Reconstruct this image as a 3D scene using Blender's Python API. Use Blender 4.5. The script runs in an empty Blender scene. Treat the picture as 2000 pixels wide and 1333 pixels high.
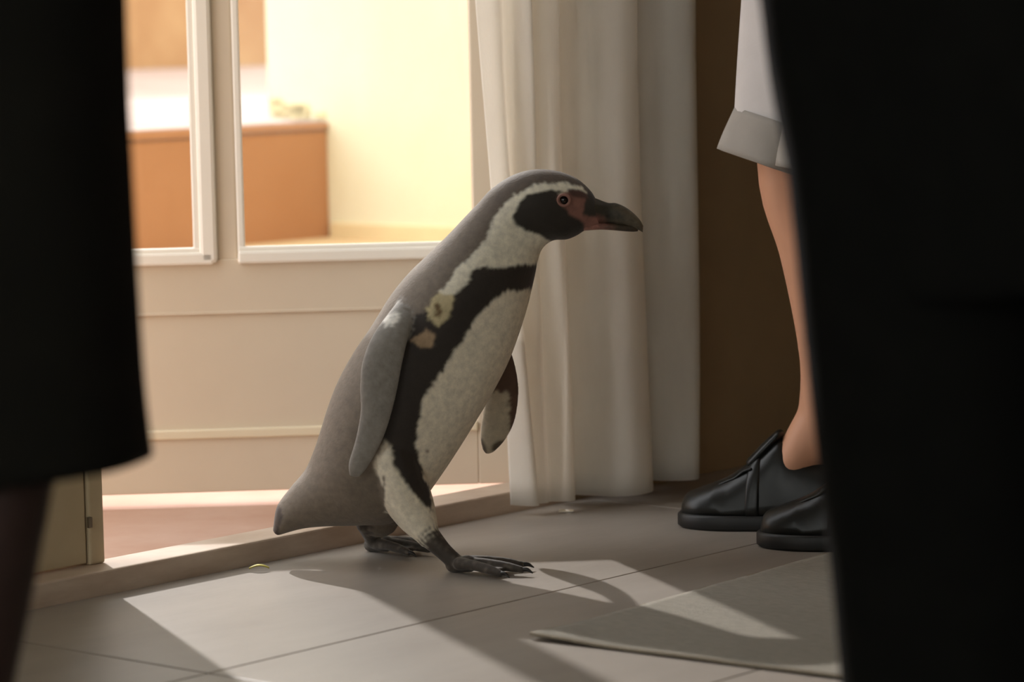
import bpy, bmesh, math, random
import numpy as np
from mathutils import Vector, Matrix, kdtree, noise
from math import sin, cos, tan, pi, radians, sqrt

scene = bpy.context.scene
C = scene.collection
random.seed(7)
rng = np.random.default_rng(7)

# ------------------------------------------------------------------ camera
W, H = 2000, 1333
FPX, PITCH, ROLL, CAMH = 6000.0, radians(5.7), radians(1.2), 0.742
_fw = np.array([0, cos(PITCH), -sin(PITCH)])
_r0 = np.array([1.0, 0, 0])
_u0 = np.cross(_r0, _fw)
_rt = _r0 * cos(ROLL) - _u0 * sin(ROLL)
_up = _r0 * sin(ROLL) + _u0 * cos(ROLL)
_o = np.array([0, 0, CAMH])
cd = bpy.data.cameras.new('camera')
cam = bpy.data.objects.new('camera', cd)
C.objects.link(cam)
cd.sensor_width = 36.0
cd.lens = FPX / W * 36.0
cd.clip_start = 0.05
cam.matrix_world = Matrix([[_rt[i], _up[i], -_fw[i], _o[i]] for i in range(3)] + [[0, 0, 0, 1]])
cd.dof.use_dof = True
cd.dof.focus_distance = 4.34
cd.dof.aperture_fstop = 4.2
scene.camera = cam

def at(u, v, Y):
    """point of the survey sight line (u, v) at distance Y into the room"""
    d = _fw * FPX + _rt * (u - W / 2) - _up * (v - H / 2)
    return _o + d * (Y / d[1])

# ------------------------------------------------------------------ world, sun, exposure
world = bpy.data.worlds.new('world')
scene.world = world
world.use_nodes = True
bg = world.node_tree.nodes['Background']
bg.inputs[0].default_value = (0.97, 0.98, 1.0, 1)
bg.inputs[1].default_value = 2.4

SUN_AZ, SUN_EL = radians(-69.5), radians(33.0)      # direction the light travels along the ground
sl = bpy.data.lights.new('sun_offscreen', 'SUN')
sl.energy = 2.5
sl.angle = radians(1.0)
sl.color = (1.0, 0.94, 0.96)
sun = bpy.data.objects.new('sun_offscreen', sl)
C.objects.link(sun)
_sd = Vector((cos(SUN_AZ) * cos(SUN_EL), sin(SUN_AZ) * cos(SUN_EL), -sin(SUN_EL)))
sun.rotation_euler = _sd.to_track_quat('-Z', 'Y').to_euler()
sun.location = (-3, 12, 7)

scene.view_settings.view_transform = 'Standard'
scene.view_settings.look = 'None'
scene.view_settings.gamma = 1.0
scene.view_settings.use_curve_mapping = False
scene.view_settings.exposure = 0.35

# ------------------------------------------------------------------ materials
def srgb(r, g, b):
    def f(c):
        c /= 255.0
        return c / 12.92 if c <= 0.04045 else ((c + 0.055) / 1.055) ** 2.4
    return (f(r), f(g), f(b), 1.0)

def mat(name, col, rough=0.6, var=0.0, scale=8.0, bump=0.0, bscale=60.0, detail=4.0, col2=None,
        stretch=None, metallic=0.0, spec=None, sheen=0.0, trans=0.0, vcol=None, bdist=0.002):
    m = bpy.data.materials.new(name)
    m.use_nodes = True
    nt = m.node_tree
    n, l = nt.nodes, nt.links
    p = n['Principled BSDF']
    p.inputs['Roughness'].default_value = rough
    p.inputs['Metallic'].default_value = metallic
    if spec is not None:
        p.inputs['Specular IOR Level'].default_value = spec
    if sheen:
        p.inputs['Sheen Weight'].default_value = sheen
    tc = n.new('ShaderNodeTexCoord')
    mp = n.new('ShaderNodeMapping')
    l.new(tc.outputs['Object'], mp.inputs[0])
    if stretch:
        mp.inputs['Scale'].default_value = stretch
    src = None
    if vcol:
        a = n.new('ShaderNodeVertexColor')
        a.layer_name = vcol
        src = a.outputs['Color']
    if var > 0 or col2:
        nz = n.new('ShaderNodeTexNoise')
        nz.inputs['Scale'].default_value = scale
        nz.inputs['Detail'].default_value = detail
        nz.inputs['Roughness'].default_value = 0.6
        l.new(mp.outputs[0], nz.inputs['Vector'])
        rp = n.new('ShaderNodeValToRGB')
        rp.color_ramp.elements[0].position = 0.3
        rp.color_ramp.elements[1].position = 0.7
        if src is None:
            c2 = col2 if col2 else tuple(c * (1 + var) for c in col[:3]) + (1,)
            c1 = col if col2 else tuple(c * (1 - var) for c in col[:3]) + (1,)
            rp.color_ramp.elements[0].color = c1
            rp.color_ramp.elements[1].color = c2
            l.new(nz.outputs['Fac'], rp.inputs[0])
            l.new(rp.outputs[0], p.inputs['Base Color'])
        else:
            rp.color_ramp.elements[0].color = (1 - var,) * 3 + (1,)
            rp.color_ramp.elements[1].color = (1 + var,) * 3 + (1,)
            l.new(nz.outputs['Fac'], rp.inputs[0])
            mx = n.new('ShaderNodeMix')
            mx.data_type = 'RGBA'
            mx.blend_type = 'MULTIPLY'
            mx.inputs[0].default_value = 1.0
            l.new(src, mx.inputs[6])
            l.new(rp.outputs[0], mx.inputs[7])
            l.new(mx.outputs[2], p.inputs['Base Color'])
    elif src is not None:
        l.new(src, p.inputs['Base Color'])
    else:
        p.inputs['Base Color'].default_value = col
    if bump > 0:
        nb = n.new('ShaderNodeTexNoise')
        nb.inputs['Scale'].default_value = bscale
        nb.inputs['Detail'].default_value = 3.0
        l.new(mp.outputs[0], nb.inputs['Vector'])
        b = n.new('ShaderNodeBump')
        b.inputs['Strength'].default_value = bump
        b.inputs['Distance'].default_value = bdist
        l.new(nb.outputs['Fac'], b.inputs['Height'])
        l.new(b.outputs[0], p.inputs['Normal'])
    if trans > 0:
        tr = n.new('ShaderNodeBsdfTranslucent')
        tr.inputs[0].default_value = col
        ms = n.new('ShaderNodeMixShader')
        ms.inputs[0].default_value = trans
        l.new(p.outputs[0], ms.inputs[1])
        l.new(tr.outputs[0], ms.inputs[2])
        l.new(ms.outputs[0], n['Material Output'].inputs[0])
    return m

def glass_mat():
    m = bpy.data.materials.new('window_glass')
    m.use_nodes = True
    n, l = m.node_tree.nodes, m.node_tree.links
    n.remove(n['Principled BSDF'])
    t = n.new('ShaderNodeBsdfTransparent')
    t.inputs[0].default_value = (0.95, 0.95, 0.92, 1)
    g = n.new('ShaderNodeBsdfGlossy')
    g.inputs['Roughness'].default_value = 0.02
    fr = n.new('ShaderNodeFresnel')
    fr.inputs[0].default_value = 1.25
    ms = n.new('ShaderNodeMixShader')
    l.new(fr.outputs[0], ms.inputs[0])
    l.new(t.outputs[0], ms.inputs[1])
    l.new(g.outputs[0], ms.inputs[2])
    l.new(ms.outputs[0], n['Material Output'].inputs[0])
    return m

M = {}
M['tile'] = mat('floor_tile', srgb(143, 134, 124), 0.42, col2=srgb(158, 150, 140), scale=3.0, bump=0.12, bscale=40, stretch=(1, 3, 1))
M['grout'] = mat('grout', srgb(70, 58, 44), 0.9)
M['cream'] = mat('cream_paint', srgb(216, 202, 180), 0.45, var=0.03, scale=4)
M['bead'] = mat('white_bead_paint', srgb(245, 240, 228), 0.35)
M['threshold'] = mat('threshold_wood', srgb(208, 190, 172), 0.5, col2=srgb(182, 160, 140), scale=7, bump=0.2, bscale=50, stretch=(1, 1, 4))
M['leaf'] = mat('side_panel_paint', srgb(200, 184, 154), 0.55, col2=srgb(188, 170, 138), scale=9, bump=0.15, bscale=30)
M['wall'] = mat('brown_wall', srgb(160, 136, 104), 0.7, var=0.12, scale=3)
M['wall_in'] = mat('room_wall', srgb(214, 202, 180), 0.8, var=0.05, scale=3)
M['ceil'] = mat('ceiling_paint', srgb(205, 198, 185), 0.9, var=0.03)
M['glass'] = glass_mat()
M['curtain'] = mat('curtain_linen', srgb(244, 240, 232), 0.85, var=0.05, scale=30, bump=0.25, bscale=500, trans=0.5, stretch=(1, 1, 0.3))
M['rug'] = mat('rug_weave', srgb(158, 153, 141), 0.95, col2=srgb(186, 180, 167), scale=60, bump=0.8, bscale=160, stretch=(1, 9, 1), bdist=0.004)
M['rug_edge'] = mat('rug_edge', srgb(165, 155, 138), 0.9, var=0.1, scale=90)
M['earth'] = mat('terracotta_ground', srgb(186, 148, 126), 0.85, col2=srgb(198, 166, 148), scale=5, bump=0.2, bscale=30)
M['ochre'] = mat('ochre_paving', srgb(212, 180, 136), 0.85, col2=srgb(222, 196, 154), scale=3, bump=0.2, bscale=30)
M['tread'] = mat('pale_pink_concrete', srgb(178, 156, 148), 0.85, col2=srgb(198, 178, 172), scale=2.5, stretch=(1, 6, 1), bump=0.2, bscale=20)
M['riserL'] = mat('terracotta_plaster', srgb(187, 137, 99), 0.8, col2=srgb(177, 126, 87), scale=2.5, bump=0.15, bscale=12)
M['riserR'] = M['riserL']
M['yellow'] = mat('yellow_stucco', srgb(238, 235, 210), 0.85, col2=srgb(229, 225, 194), scale=2.2, bump=0.25, bscale=18)
M['tanwall'] = mat('weathered_tan_wall', srgb(194, 158, 118), 0.85, col2=srgb(172, 130, 92), scale=3.2, bump=0.3, bscale=10)
M['skin'] = mat('skin', srgb(214, 158, 126), 0.5, var=0.04, scale=12)
M['skin_dark'] = mat('dark_stocking', srgb(40, 20, 14), 0.7, var=0.1, scale=20)
M['shorts'] = mat('white_cotton', srgb(206, 202, 200), 0.85, var=0.03, scale=18, bump=0.15, bscale=300)
M['cuff'] = mat('grey_cuff_cotton', srgb(158, 152, 144), 0.85, var=0.05, scale=18, bump=0.15, bscale=300)
M['leather'] = mat('black_leather', srgb(20, 21, 19), 0.34, spec=0.4, var=0.15, scale=25, bump=0.1, bscale=120)
M['sole'] = mat('black_rubber', srgb(17, 17, 16), 0.5)
M['black'] = mat('black_wool', srgb(10, 10, 8), 0.95, var=0.2, scale=30, spec=0.1)
M['black2'] = mat('black_skirt_cloth', srgb(16, 15, 11), 0.9, var=0.2, scale=14, spec=0.15)
M['hair'] = mat('dark_hair', srgb(38, 26, 18), 0.55, var=0.3, scale=60, stretch=(1, 1, 0.2))
M['penguin'] = mat('penguin_feathers', None, 0.72, var=0.16, scale=95, bump=0.35, bscale=260, vcol='pigment', sheen=0.15, bdist=0.0015)
M['beak'] = mat('beak_horn', None, 0.38, var=0.5, scale=90, bump=0.2, bscale=90, vcol='pigment')
M['eye'] = mat('dark_eye', srgb(26, 16, 12), 0.08)
M['eye_ring'] = mat('pink_eye_skin', srgb(150, 108, 96), 0.55)
M['claw'] = mat('claw', srgb(30, 26, 22), 0.4)
M['petal'] = mat('yellow_leaf', srgb(196, 186, 90), 0.6, var=0.1, scale=60)
M['paper'] = mat('white_paper', srgb(235, 228, 210), 0.8)
M['metal'] = mat('dull_metal', srgb(140, 130, 115), 0.35, metallic=0.9)

# ------------------------------------------------------------------ helpers
def new_obj(name, verts, faces, m, parent=None, smooth=False):
    me = bpy.data.meshes.new(name)
    me.from_pydata([tuple(map(float, v)) for v in verts], [], [tuple(f) for f in faces])
    me.update()
    if m:
        me.materials.append(m)
    if smooth:
        me.polygons.foreach_set('use_smooth', [True] * len(me.polygons))
    o = bpy.data.objects.new(name, me)
    C.objects.link(o)
    if parent:
        o.parent = parent
    return o

def empty(name, loc=(0, 0, 0), rz=0.0):
    o = bpy.data.objects.new(name, None)
    C.objects.link(o)
    o.location = loc
    o.rotation_euler = (0, 0, rz)
    o.empty_display_size = 0.05
    return o

def tag(o, label=None, cat=None, group=None, kind=None):
    if label: o['label'] = label
    if cat: o['category'] = cat
    if group: o['group'] = group
    if kind: o['kind'] = kind
    return o

class MB:
    """collects boxes, lofts and prisms into one mesh"""
    def __init__(s):
        s.v, s.f = [], []
    def add(s, v, f):
        b = len(s.v)
        s.v += [tuple(map(float, p)) for p in v]
        s.f += [tuple(b + i for i in q) for q in f]
        return s
    def box(s, x0, x1, y0, y1, z0, z1, bev=0.0):
        bm = bmesh.new()
        bmesh.ops.create_cube(bm, size=1.0)
        for q in bm.verts:
            q.co = Vector(((x0 + x1) / 2 + q.co.x * (x1 - x0), (y0 + y1) / 2 + q.co.y * (y1 - y0), (z0 + z1) / 2 + q.co.z * (z1 - z0)))
        if bev > 0:
            bmesh.ops.bevel(bm, geom=list(bm.edges), offset=bev, segments=2, affect='EDGES', profile=0.5)
        bm.verts.index_update()
        s.add([q.co for q in bm.verts], [[q.index for q in f.verts] for f in bm.faces])
        bm.free()
        return s
    def loft(s, rings, cap=True):
        n = len(rings[0])
        v = [p for r in rings for p in r]
        f = []
        for i in range(len(rings) - 1):
            for j in range(n):
                k = (j + 1) % n
                f.append((i * n + j, i * n + k, (i + 1) * n + k, (i + 1) * n + j))
        if cap:
            f.append(tuple(reversed(range(n))))
            b = (len(rings) - 1) * n
            f.append(tuple(range(b, b + n)))
        return s.add(v, f)
    def build(s, name, m, parent=None, smooth=False):
        return new_obj(name, s.v, s.f, m, parent, smooth)

def cr(pts, n):
    """Catmull-Rom resample of a list of vectors to n samples"""
    P = np.array(pts, float)
    P = np.vstack([2 * P[0] - P[1], P, 2 * P[-1] - P[-2]])
    out = []
    for t in np.linspace(0, len(pts) - 1 - 1e-9, n):
        i = int(t); u = t - i
        a, b, c, d = P[i], P[i + 1], P[i + 2], P[i + 3]
        out.append(0.5 * (2 * b + (c - a) * u + (2 * a - 5 * b + 4 * c - d) * u * u + (3 * b - a - 3 * c + d) * u ** 3))
    return np.array(out)

def tube(mb, pts, rad, n=20, seg=None, ry=None, ref=(0, 1, 0), round_caps=True):
    """tapered tube; rad = half width across, ry = half width along ref"""
    k = seg or len(pts)
    ry = ry or rad
    A = cr([list(p) + [a, b] for p, a, b in zip(pts, rad, ry)], k)
    P, ra, rb = A[:, :3], np.maximum(A[:, 3], 0.0005), np.maximum(A[:, 4], 0.0005)
    T = np.gradient(P, axis=0)
    T /= np.linalg.norm(T, axis=1)[:, None]
    rings = []
    rf = np.array(ref, float)
    def ring(c, t, a, b):
        x = np.cross(rf, t)
        if np.linalg.norm(x) < 1e-4:
            x = np.cross(np.array((1.0, 0, 0)), t)
        x /= np.linalg.norm(x)
        y = np.cross(t, x)
        return [c + a * cos(q) * x + b * sin(q) * y for q in np.linspace(0, 2 * pi, n, endpoint=False)]
    if round_caps:
        for q in (80, 55, 28):
            q = radians(q)
            rings.append(ring(P[0] - T[0] * min(ra[0], rb[0]) * sin(q), T[0], ra[0] * cos(q), rb[0] * cos(q)))
    for i in range(k):
        rings.append(ring(P[i], T[i], ra[i], rb[i]))
    if round_caps:
        for q in (28, 55, 80):
            q = radians(q)
            rings.append(ring(P[-1] + T[-1] * min(ra[-1], rb[-1]) * sin(q), T[-1], ra[-1] * cos(q), rb[-1] * cos(q)))
    mb.loft(rings)
    return mb

def remesh(mb, name, voxel, m, parent=None, smooth_it=4):
    """union of all closed shapes in mb into one continuous surface"""
    tmp = mb.build('tmp', None)
    md = tmp.modifiers.new('r', 'REMESH')
    md.mode = 'VOXEL'
    md.voxel_size = voxel
    if smooth_it:
        sm = tmp.modifiers.new('s', 'SMOOTH')
        sm.factor = 0.5
        sm.iterations = smooth_it
    dg = bpy.context.evaluated_depsgraph_get()
    me = bpy.data.meshes.new_from_object(tmp.evaluated_get(dg))
    bpy.data.objects.remove(tmp)
    me.name = name
    me.materials.clear()
    me.materials.append(m)
    me.polygons.foreach_set('use_smooth', [True] * len(me.polygons))
    o = bpy.data.objects.new(name, me)
    C.objects.link(o)
    if parent:
        o.parent = parent
    return o

# ------------------------------------------------------------------ room frame: t runs along the door wall, n into the room
TH = radians(49.5)
T2 = np.array([cos(TH), sin(TH)])
N2 = np.array([sin(TH), -cos(TH)])
P0 = np.array([-0.012, 4.735])
def RP(t, n, z=0.0):
    p = P0 + T2 * t + N2 * n
    return (p[0], p[1], z)
ROOM = empty('room_frame_temp', (P0[0], P0[1], 0), TH)   # local x = t, local y = -n
RMW = Matrix.Translation((P0[0], P0[1], 0)) @ Matrix.Rotation(TH, 4, 'Z')
bpy.data.objects.remove(ROOM)
def rbox(name, t0, t1, n0, n1, z0, z1, m, bev=0.0, parent=None):
    o = MB().box(t0, t1, -n1, -n0, z0, z1, bev).build(name, m, parent)
    if not parent:
        o.matrix_world = RMW
    return o
def struct(o):
    o['kind'] = 'structure'
    return o

TL, TR, NF = -4.6, 0.95, 5.0          # room extents
OP0, OP1 = -1.50, 0.145                # door opening along the wall (side panel + open leaf)
LEAF = -0.795                         # where the fixed side panel ends
WT = 0.085                            # wall thickness
HT = 2.12                             # opening height
RH = 2.7

# floor slab with single tiles
fl = struct(rbox('floor', TL, TR, -0.002, NF, -0.12, -0.004, M['grout']))
tw, tl, gap = 0.52, 1.30, 0.0028
tile_mesh = {}
n_edge = -0.03
k = 0
while n_edge < NF:
    a0, a1 = max(n_edge, 0.0), min(n_edge + tw, NF)
    t_edge = -1.12 - tl * 4
    while t_edge < TR:
        b0, b1 = max(t_edge, TL), min(t_edge + tl, TR)
        if b1 - b0 > 0.02:
            key = (round(b1 - b0, 3), round(a1 - a0, 3))
            if key not in tile_mesh:
                w, d = b1 - b0 - gap, a1 - a0 - gap
                o = MB().box(-w / 2, w / 2, -d / 2, d / 2, -0.008, 0.0, 0.0012).build('floor_tile', M['tile'], fl)
                tile_mesh[key] = o.data
            else:
                o = bpy.data.objects.new('floor_tile', tile_mesh[key])
                C.objects.link(o)
                o.parent = fl
            o.location = ((b0 + b1) / 2, -(a0 + a1) / 2, 0)
        t_edge += tl
    n_edge += tw

# walls, ceiling
wb = MB()
wb.box(OP1, TR, 0, WT, -0.1, RH)
wb.box(TL, OP0, 0, WT, -0.1, RH)
wb.box(OP0, OP1, 0, WT, HT, RH)
o = struct(wb.build('wall_back', M['wall'])); o.matrix_world = RMW
struct(rbox('wall_right', TR, TR + 0.1, -WT, NF, -0.1, RH, M['wall']))
wl = MB()
LY0, LY1, LZ0, LZ1 = 0.5, 4.6, 0.35, 2.35        # wide side window, unseen, added for the daylight inferred from this side
wl.box(TL - 0.1, TL, -LY0, WT, -0.1, RH); wl.box(TL - 0.1, TL, -NF, -LY1, -0.1, RH)
wl.box(TL - 0.1, TL, -LY1, -LY0, -0.1, LZ0); wl.box(TL - 0.1, TL, -LY1, -LY0, LZ1, RH)
o = struct(wl.build('wall_left', M['wall_in'])); o.matrix_world = RMW
wn = empty('window_left_offscreen'); wn.matrix_world = RMW; struct(wn)
fr = MB()
for i in range(4):
    y = -LY1 + (LY1 - LY0 - 0.06) * i / 3
    fr.box(TL - 0.08, TL - 0.03, y, y + 0.06, LZ0, LZ1)
fr.box(TL - 0.08, TL - 0.03, -LY1, -LY0, LZ0, LZ0 + 0.06); fr.box(TL - 0.08, TL - 0.03, -LY1, -LY0, LZ1 - 0.06, LZ1)
fr.build('window_frame', M['cream'], wn)
for i in range(3):
    y = -LY1 + (LY1 - LY0 - 0.06) * i / 3
    MB().box(TL - 0.058, TL - 0.052, y + 0.06, y + (LY1 - LY0 - 0.06) / 3, LZ0 + 0.06, LZ1 - 0.06).build('pane', M['glass'], wn)
struct(rbox('wall_front', TL, TR, NF, NF + 0.1, -0.1, RH, M['wall_in']))
struct(rbox('ceiling', TL - 0.1, TR + 0.1, -WT, NF + 0.1, RH, RH + 0.1, M['ceil']))
# threshold
o = struct(rbox('trim_1', OP0 - 0.02, OP1, -0.072, 0.0, -0.01, 0.033, M['threshold'], 0.003))

# fixed side panel left of the opening
sp = empty('door_2'); sp.matrix_world = RMW; struct(sp)
MB().box(OP0, LEAF - 0.030, 0.050, 0.078, 0.036, HT, 0.002).build('panel_board', M['leaf'], sp)
MB().box(LEAF - 0.027, LEAF, 0.046, 0.082, 0.033, HT, 0.003).build('panel_stile', M['leaf'], sp)
MB().box(LEAF - 0.034, LEAF - 0.024, 0.062, 0.072, 0.036, HT).build('groove_strip', M['leaf'], sp)
MB().box(LEAF - 0.030, LEAF - 0.024, 0.042, 0.048, 0.085, 0.10, 0.001).build('bolt', M['metal'], sp)

# ------------------------------------------------------------------ open glazed door
HX, HY = RP(OP1 - 0.012, -0.092)[:2]
DOOR_A = radians(4.0)                 # leaf stands nearly square to the view
DW = 0.93
door = empty('door_1', (HX, HY, 0), DOOR_A); struct(door)
# local x from hinge to the left is negative; y toward the yard positive; face to the room at y=0
DT = 0.042
GL0, GL1 = 0.405, 2.00               # glazing
ST = 0.062
MX = -(HX + 0.462) / cos(DOOR_A)     # centre bar
db = lambda nm, x0, x1, y0, y1, z0, z1, m, b=0.002: MB().box(x0, x1, y0, y1, z0, z1, b).build(nm, m, door)
db('hinge_stile', -ST, 0, 0, DT, 0.024, 2.08, M['cream'])
db('lock_stile', -DW, -DW + ST, 0, DT, 0.024, 2.08, M['cream'])
db('top_rail', -DW + ST, -ST, 0, DT, GL1, 2.08, M['cream'])
db('middle_rail', -DW + ST, -ST, 0, DT, 0.312, GL0 - 0.008, M['cream'])
db('bottom_rail', -DW + ST, -ST, 0, DT, 0.024, 0.112, M['cream'])
db('lower_panel', -DW + ST - 0.005, -ST + 0.005, 0.004, DT - 0.008, 0.100, 0.318, M['cream'])
db('moulding', -DW + ST, -ST, -0.005, 0.006, 0.110, 0.126, mat('moulding_paint', srgb(230, 218, 190), 0.4), 0.003)
db('moulding', -DW + ST, -ST, -0.001, 0.006, 0.309, 0.314, M['cream'], 0.001)
db('centre_bar', MX - 0.016, MX + 0.030, 0.002, DT, GL0 - 0.01, GL1, M['cream'], 0.003)
def bead_frame(x0, x1, sides):
    b = 0.022
    mb = MB()
    if 'b' in sides:
        mb.box(x0, x1, -0.010, 0.010, GL0 - 0.016, GL0 + 0.004, 0.004)
        mb.box(x0, x1, -0.005, 0.014, GL0 + 0.001, GL0 + 0.011, 0.003)
    if 'r' in sides:
        mb.box(x1 - b, x1 + 0.006, -0.010, 0.012, GL0 - 0.014, GL1, 0.006)
        mb.box(x1 - b - 0.010, x1 - b + 0.004, -0.004, 0.014, GL0, GL1, 0.003)
    if 'l' in sides:
        mb.box(x0, x0 + 0.012, -0.002, 0.012, GL0, GL1, 0.003)
    mb.build('glazing_bead', M['bead'], door, False)
bead_frame(-DW + ST, MX - 0.008, 'br' + 'l')
bead_frame(MX + 0.030, -ST, 'b' + 'l')
db('pane', -DW + ST - 0.004, MX - 0.012, 0.018, 0.022, GL0 - 0.004, GL1 + 0.004, M['glass'], 0)
db('pane', MX + 0.026, -ST + 0.004, 0.018, 0.022, GL0 - 0.004, GL1 + 0.004, M['glass'], 0)
hd = db('door_handle', -DW + 0.03, -DW + 0.055, -0.012, 0.0, 0.98, 1.14, M['metal'])
MB().box(-DW + 0.035, -DW + 0.15, -0.045, -0.030, 1.05, 1.07, 0.005).box(-DW + 0.035, -DW + 0.05, -0.045, -0.01, 1.05, 1.07, 0.003).build('lever', M['metal'], hd)

# ------------------------------------------------------------------ yard outside
def poly_slab(name, pts, z0, z1, m, kind='structure'):
    n = len(pts)
    v = [(x, y, z0) for x, y in pts] + [(x, y, z1) for x, y in pts]
    f = [tuple(reversed(range(n))), tuple(range(n, 2 * n))] + [(i, (i + 1) % n, n + (i + 1) % n, n + i) for i in range(n)]
    o = new_obj(name, v, f, m)
    if kind: o['kind'] = kind
    return o
a = RP(-9, -0.075)[:2]; b = RP(6, -0.075)[:2]
poly_slab('ground', [a, b, (14, b[1] + 2), (14, 30), (-16, 30), (-16, a[1])], -0.1, 0.0, M['earth'])
ZT = 0.272
Q0 = (-0.427, 7.30)                      # corner where the platform meets the yellow wall; yard axes run with the house
QMW = Matrix.Translation((Q0[0], Q0[1], 0)) @ Matrix.Rotation(TH, 4, 'Z')
def ebox(name, x0, x1, y0, y1, z0, z1, m, bev=0.0, parent=None):
    o = MB().box(x0, x1, y0, y1, z0, z1, bev).build(name, m, parent)
    if not parent:
        o.matrix_world = QMW
    return o
struct(ebox('terrace', -7, -0.002, -0.85, 0.9, -0.05, ZT, M['ochre']))
st = empty('garden_platform'); st.matrix_world = QMW
tag(st, 'low terracotta platform with pale sunlit top against the yellow wall', 'platform')
def epart(nm, x0, x1, y0, y1, z0, z1, m, bev=0.0):
    return ebox(nm, x0, x1, y0, y1, z0, z1, m, bev, st)
PT = 0.547
epart('front_panel', -4, -0.352, 0.0, 0.05, ZT, PT - 0.026, M['riserL'])
epart('front_panel', -0.352, -0.002, 0.001, 0.05, ZT, PT - 0.024, M['riserR'])
epart('joint', -4, -0.002, 0.018, 0.05, PT - 0.027, PT - 0.019, M['riserL'])
epart('nosing', -4, -0.352, -0.006, 0.05, PT - 0.022, PT - 0.003, M['riserL'], 0.002)
epart('nosing', -0.352, -0.002, -0.006, 0.05, PT - 0.018, PT - 0.003, M['riserR'], 0.002)
def ramp(name, x0, x1, y0, y1, parent):
    z = lambda y: PT + 0.045 * y
    v = [(x0, y0, z(y0)), (x1, y0, z(y0)), (x1, y1, z(y1)), (x0, y1, z(y1))]
    v += [(x, y, ZT) for x, y, _ in v]
    return new_obj(name, v, [(0, 1, 2, 3), (7, 6, 5, 4), (0, 4, 5, 1), (1, 5, 6, 2), (2, 6, 7, 3), (3, 7, 4, 0)], M['tread'], parent)
ramp('platform_top', -4, -0.002, 0.006, 0.198, st)
o = struct(ramp('yard_paving', -4, 4, 0.199, 2.395, None)); o.matrix_world = QMW
struct(ebox('wall_yard', -5, 5, 2.4, 2.6, 0.0, 1.62, M['tanwall']))
yw = struct(ebox('house_facade', 0.0, 4, -1.85, 0.196, 0.0, 2.9, M['yellow']))
chips = MB()
for i in range(22):
    y = 0.19 - 0.17 * rng.random() ** 1.3
    s_ = 0.008 + 0.012 * rng.random()
    z = PT + 0.002 + 0.045 * rng.random() * y / 0.19
    chips.box(-0.005, 0.004, y - s_ * 2.2, y, z, z + s_, 0.002)
c_ = chips.build('plaster_chip', mat('chipped_plaster', srgb(226, 214, 170), 0.9, var=0.1, scale=30), yw); c_['kind'] = 'stuff'
ebox('plinth', -0.012, 0.01, -1.85, -0.01, ZT - 0.01, ZT + 0.035, mat('plinth_paint', srgb(232, 214, 172), 0.85, var=0.08, scale=6), 0.004, yw)

# ------------------------------------------------------------------ curtain
def build_curtain():
    nq, nz = 220, 60
    ztop, zbot = 2.25, 0.016
    # horizontal path (t, n) with folds; offsets are toward the room
    nodes = [(-0.070, 0.024), (-0.048, 0.050), (-0.022, 0.040), (-0.006, 0.060), (0.010, 0.040), (0.024, 0.078), (0.046, 0.086),
             (0.070, 0.040), (0.100, 0.028), (0.120, 0.085), (0.150, 0.115), (0.190, 0.105), (0.215, 0.050), (0.240, 0.034),
             (0.262, 0.092), (0.300, 0.120), (0.340, 0.108), (0.362, 0.080), (0.385, 0.030)]
    top = cr(nodes, nq)
    low = [(-0.012, 0.030), (0.000, 0.052), (0.020, 0.050), (0.035, 0.062), (0.050, 0.056), (0.066, 0.066), (0.085, 0.060),
           (0.100, 0.040), (0.118, 0.034), (0.140, 0.085), (0.165, 0.110), (0.205, 0.112), (0.235, 0.070), (0.262, 0.048),
           (0.276, 0.092), (0.296, 0.120), (0.318, 0.110), (0.332, 0.070), (0.345, 0.024)]
    bot = cr(low, nq)
    v, f = [], []
    for j in range(nz):
        w = j / (nz - 1)
        z = ztop + (zbot - ztop) * w
        k = min(1.0, max(0.0, (1.05 - z) / 1.05)) ** 1.5
        for i in range(nq):
            q = i / (nq - 1)
            p = top[i] * (1 - k) + bot[i] * k
            dn = 0.006 * sin(9 * q * pi + z * 3.1) + 0.005 * sin(23 * q + z * 5.0)
            zz = z
            if j == nz - 1 or z < 0.3:
                lift = max(0.0, (p[0] - 0.14)) * 0.06 * max(0, 1 - (z - zbot) / 0.3)
                zz = z + lift
            v.append(RP(p[0], max(0.006, 0.066 + (p[1] - 0.066) * 1.35 + dn), zz))
    for j in range(nz - 1):
        for i in range(nq - 1):
            a = j * nq + i
            f.append((a, a + 1, a + nq + 1, a + nq))
    o = new_obj('fabric', v, f, M['curtain'], None, True)
    sd = o.modifiers.new('t', 'SOLIDIFY'); sd.thickness = 0.0025; sd.offset = 0
    return o
cu = empty('curtain', RP(0.13, 0.06, 0.016))
tag(cu, 'cream linen curtain hanging in soft folds beside the open door', 'curtain')
fo = build_curtain()
fo.parent = cu
fo.location = -Vector(cu.location)
rod = MB(); tube(rod, [RP(-1.6, 0.07, 2.27), RP(0.6, 0.07, 2.27)], [0.012, 0.012], 12)
ro = rod.build('rod', M['metal'], cu, True); ro.location = -Vector(cu.location)

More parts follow.
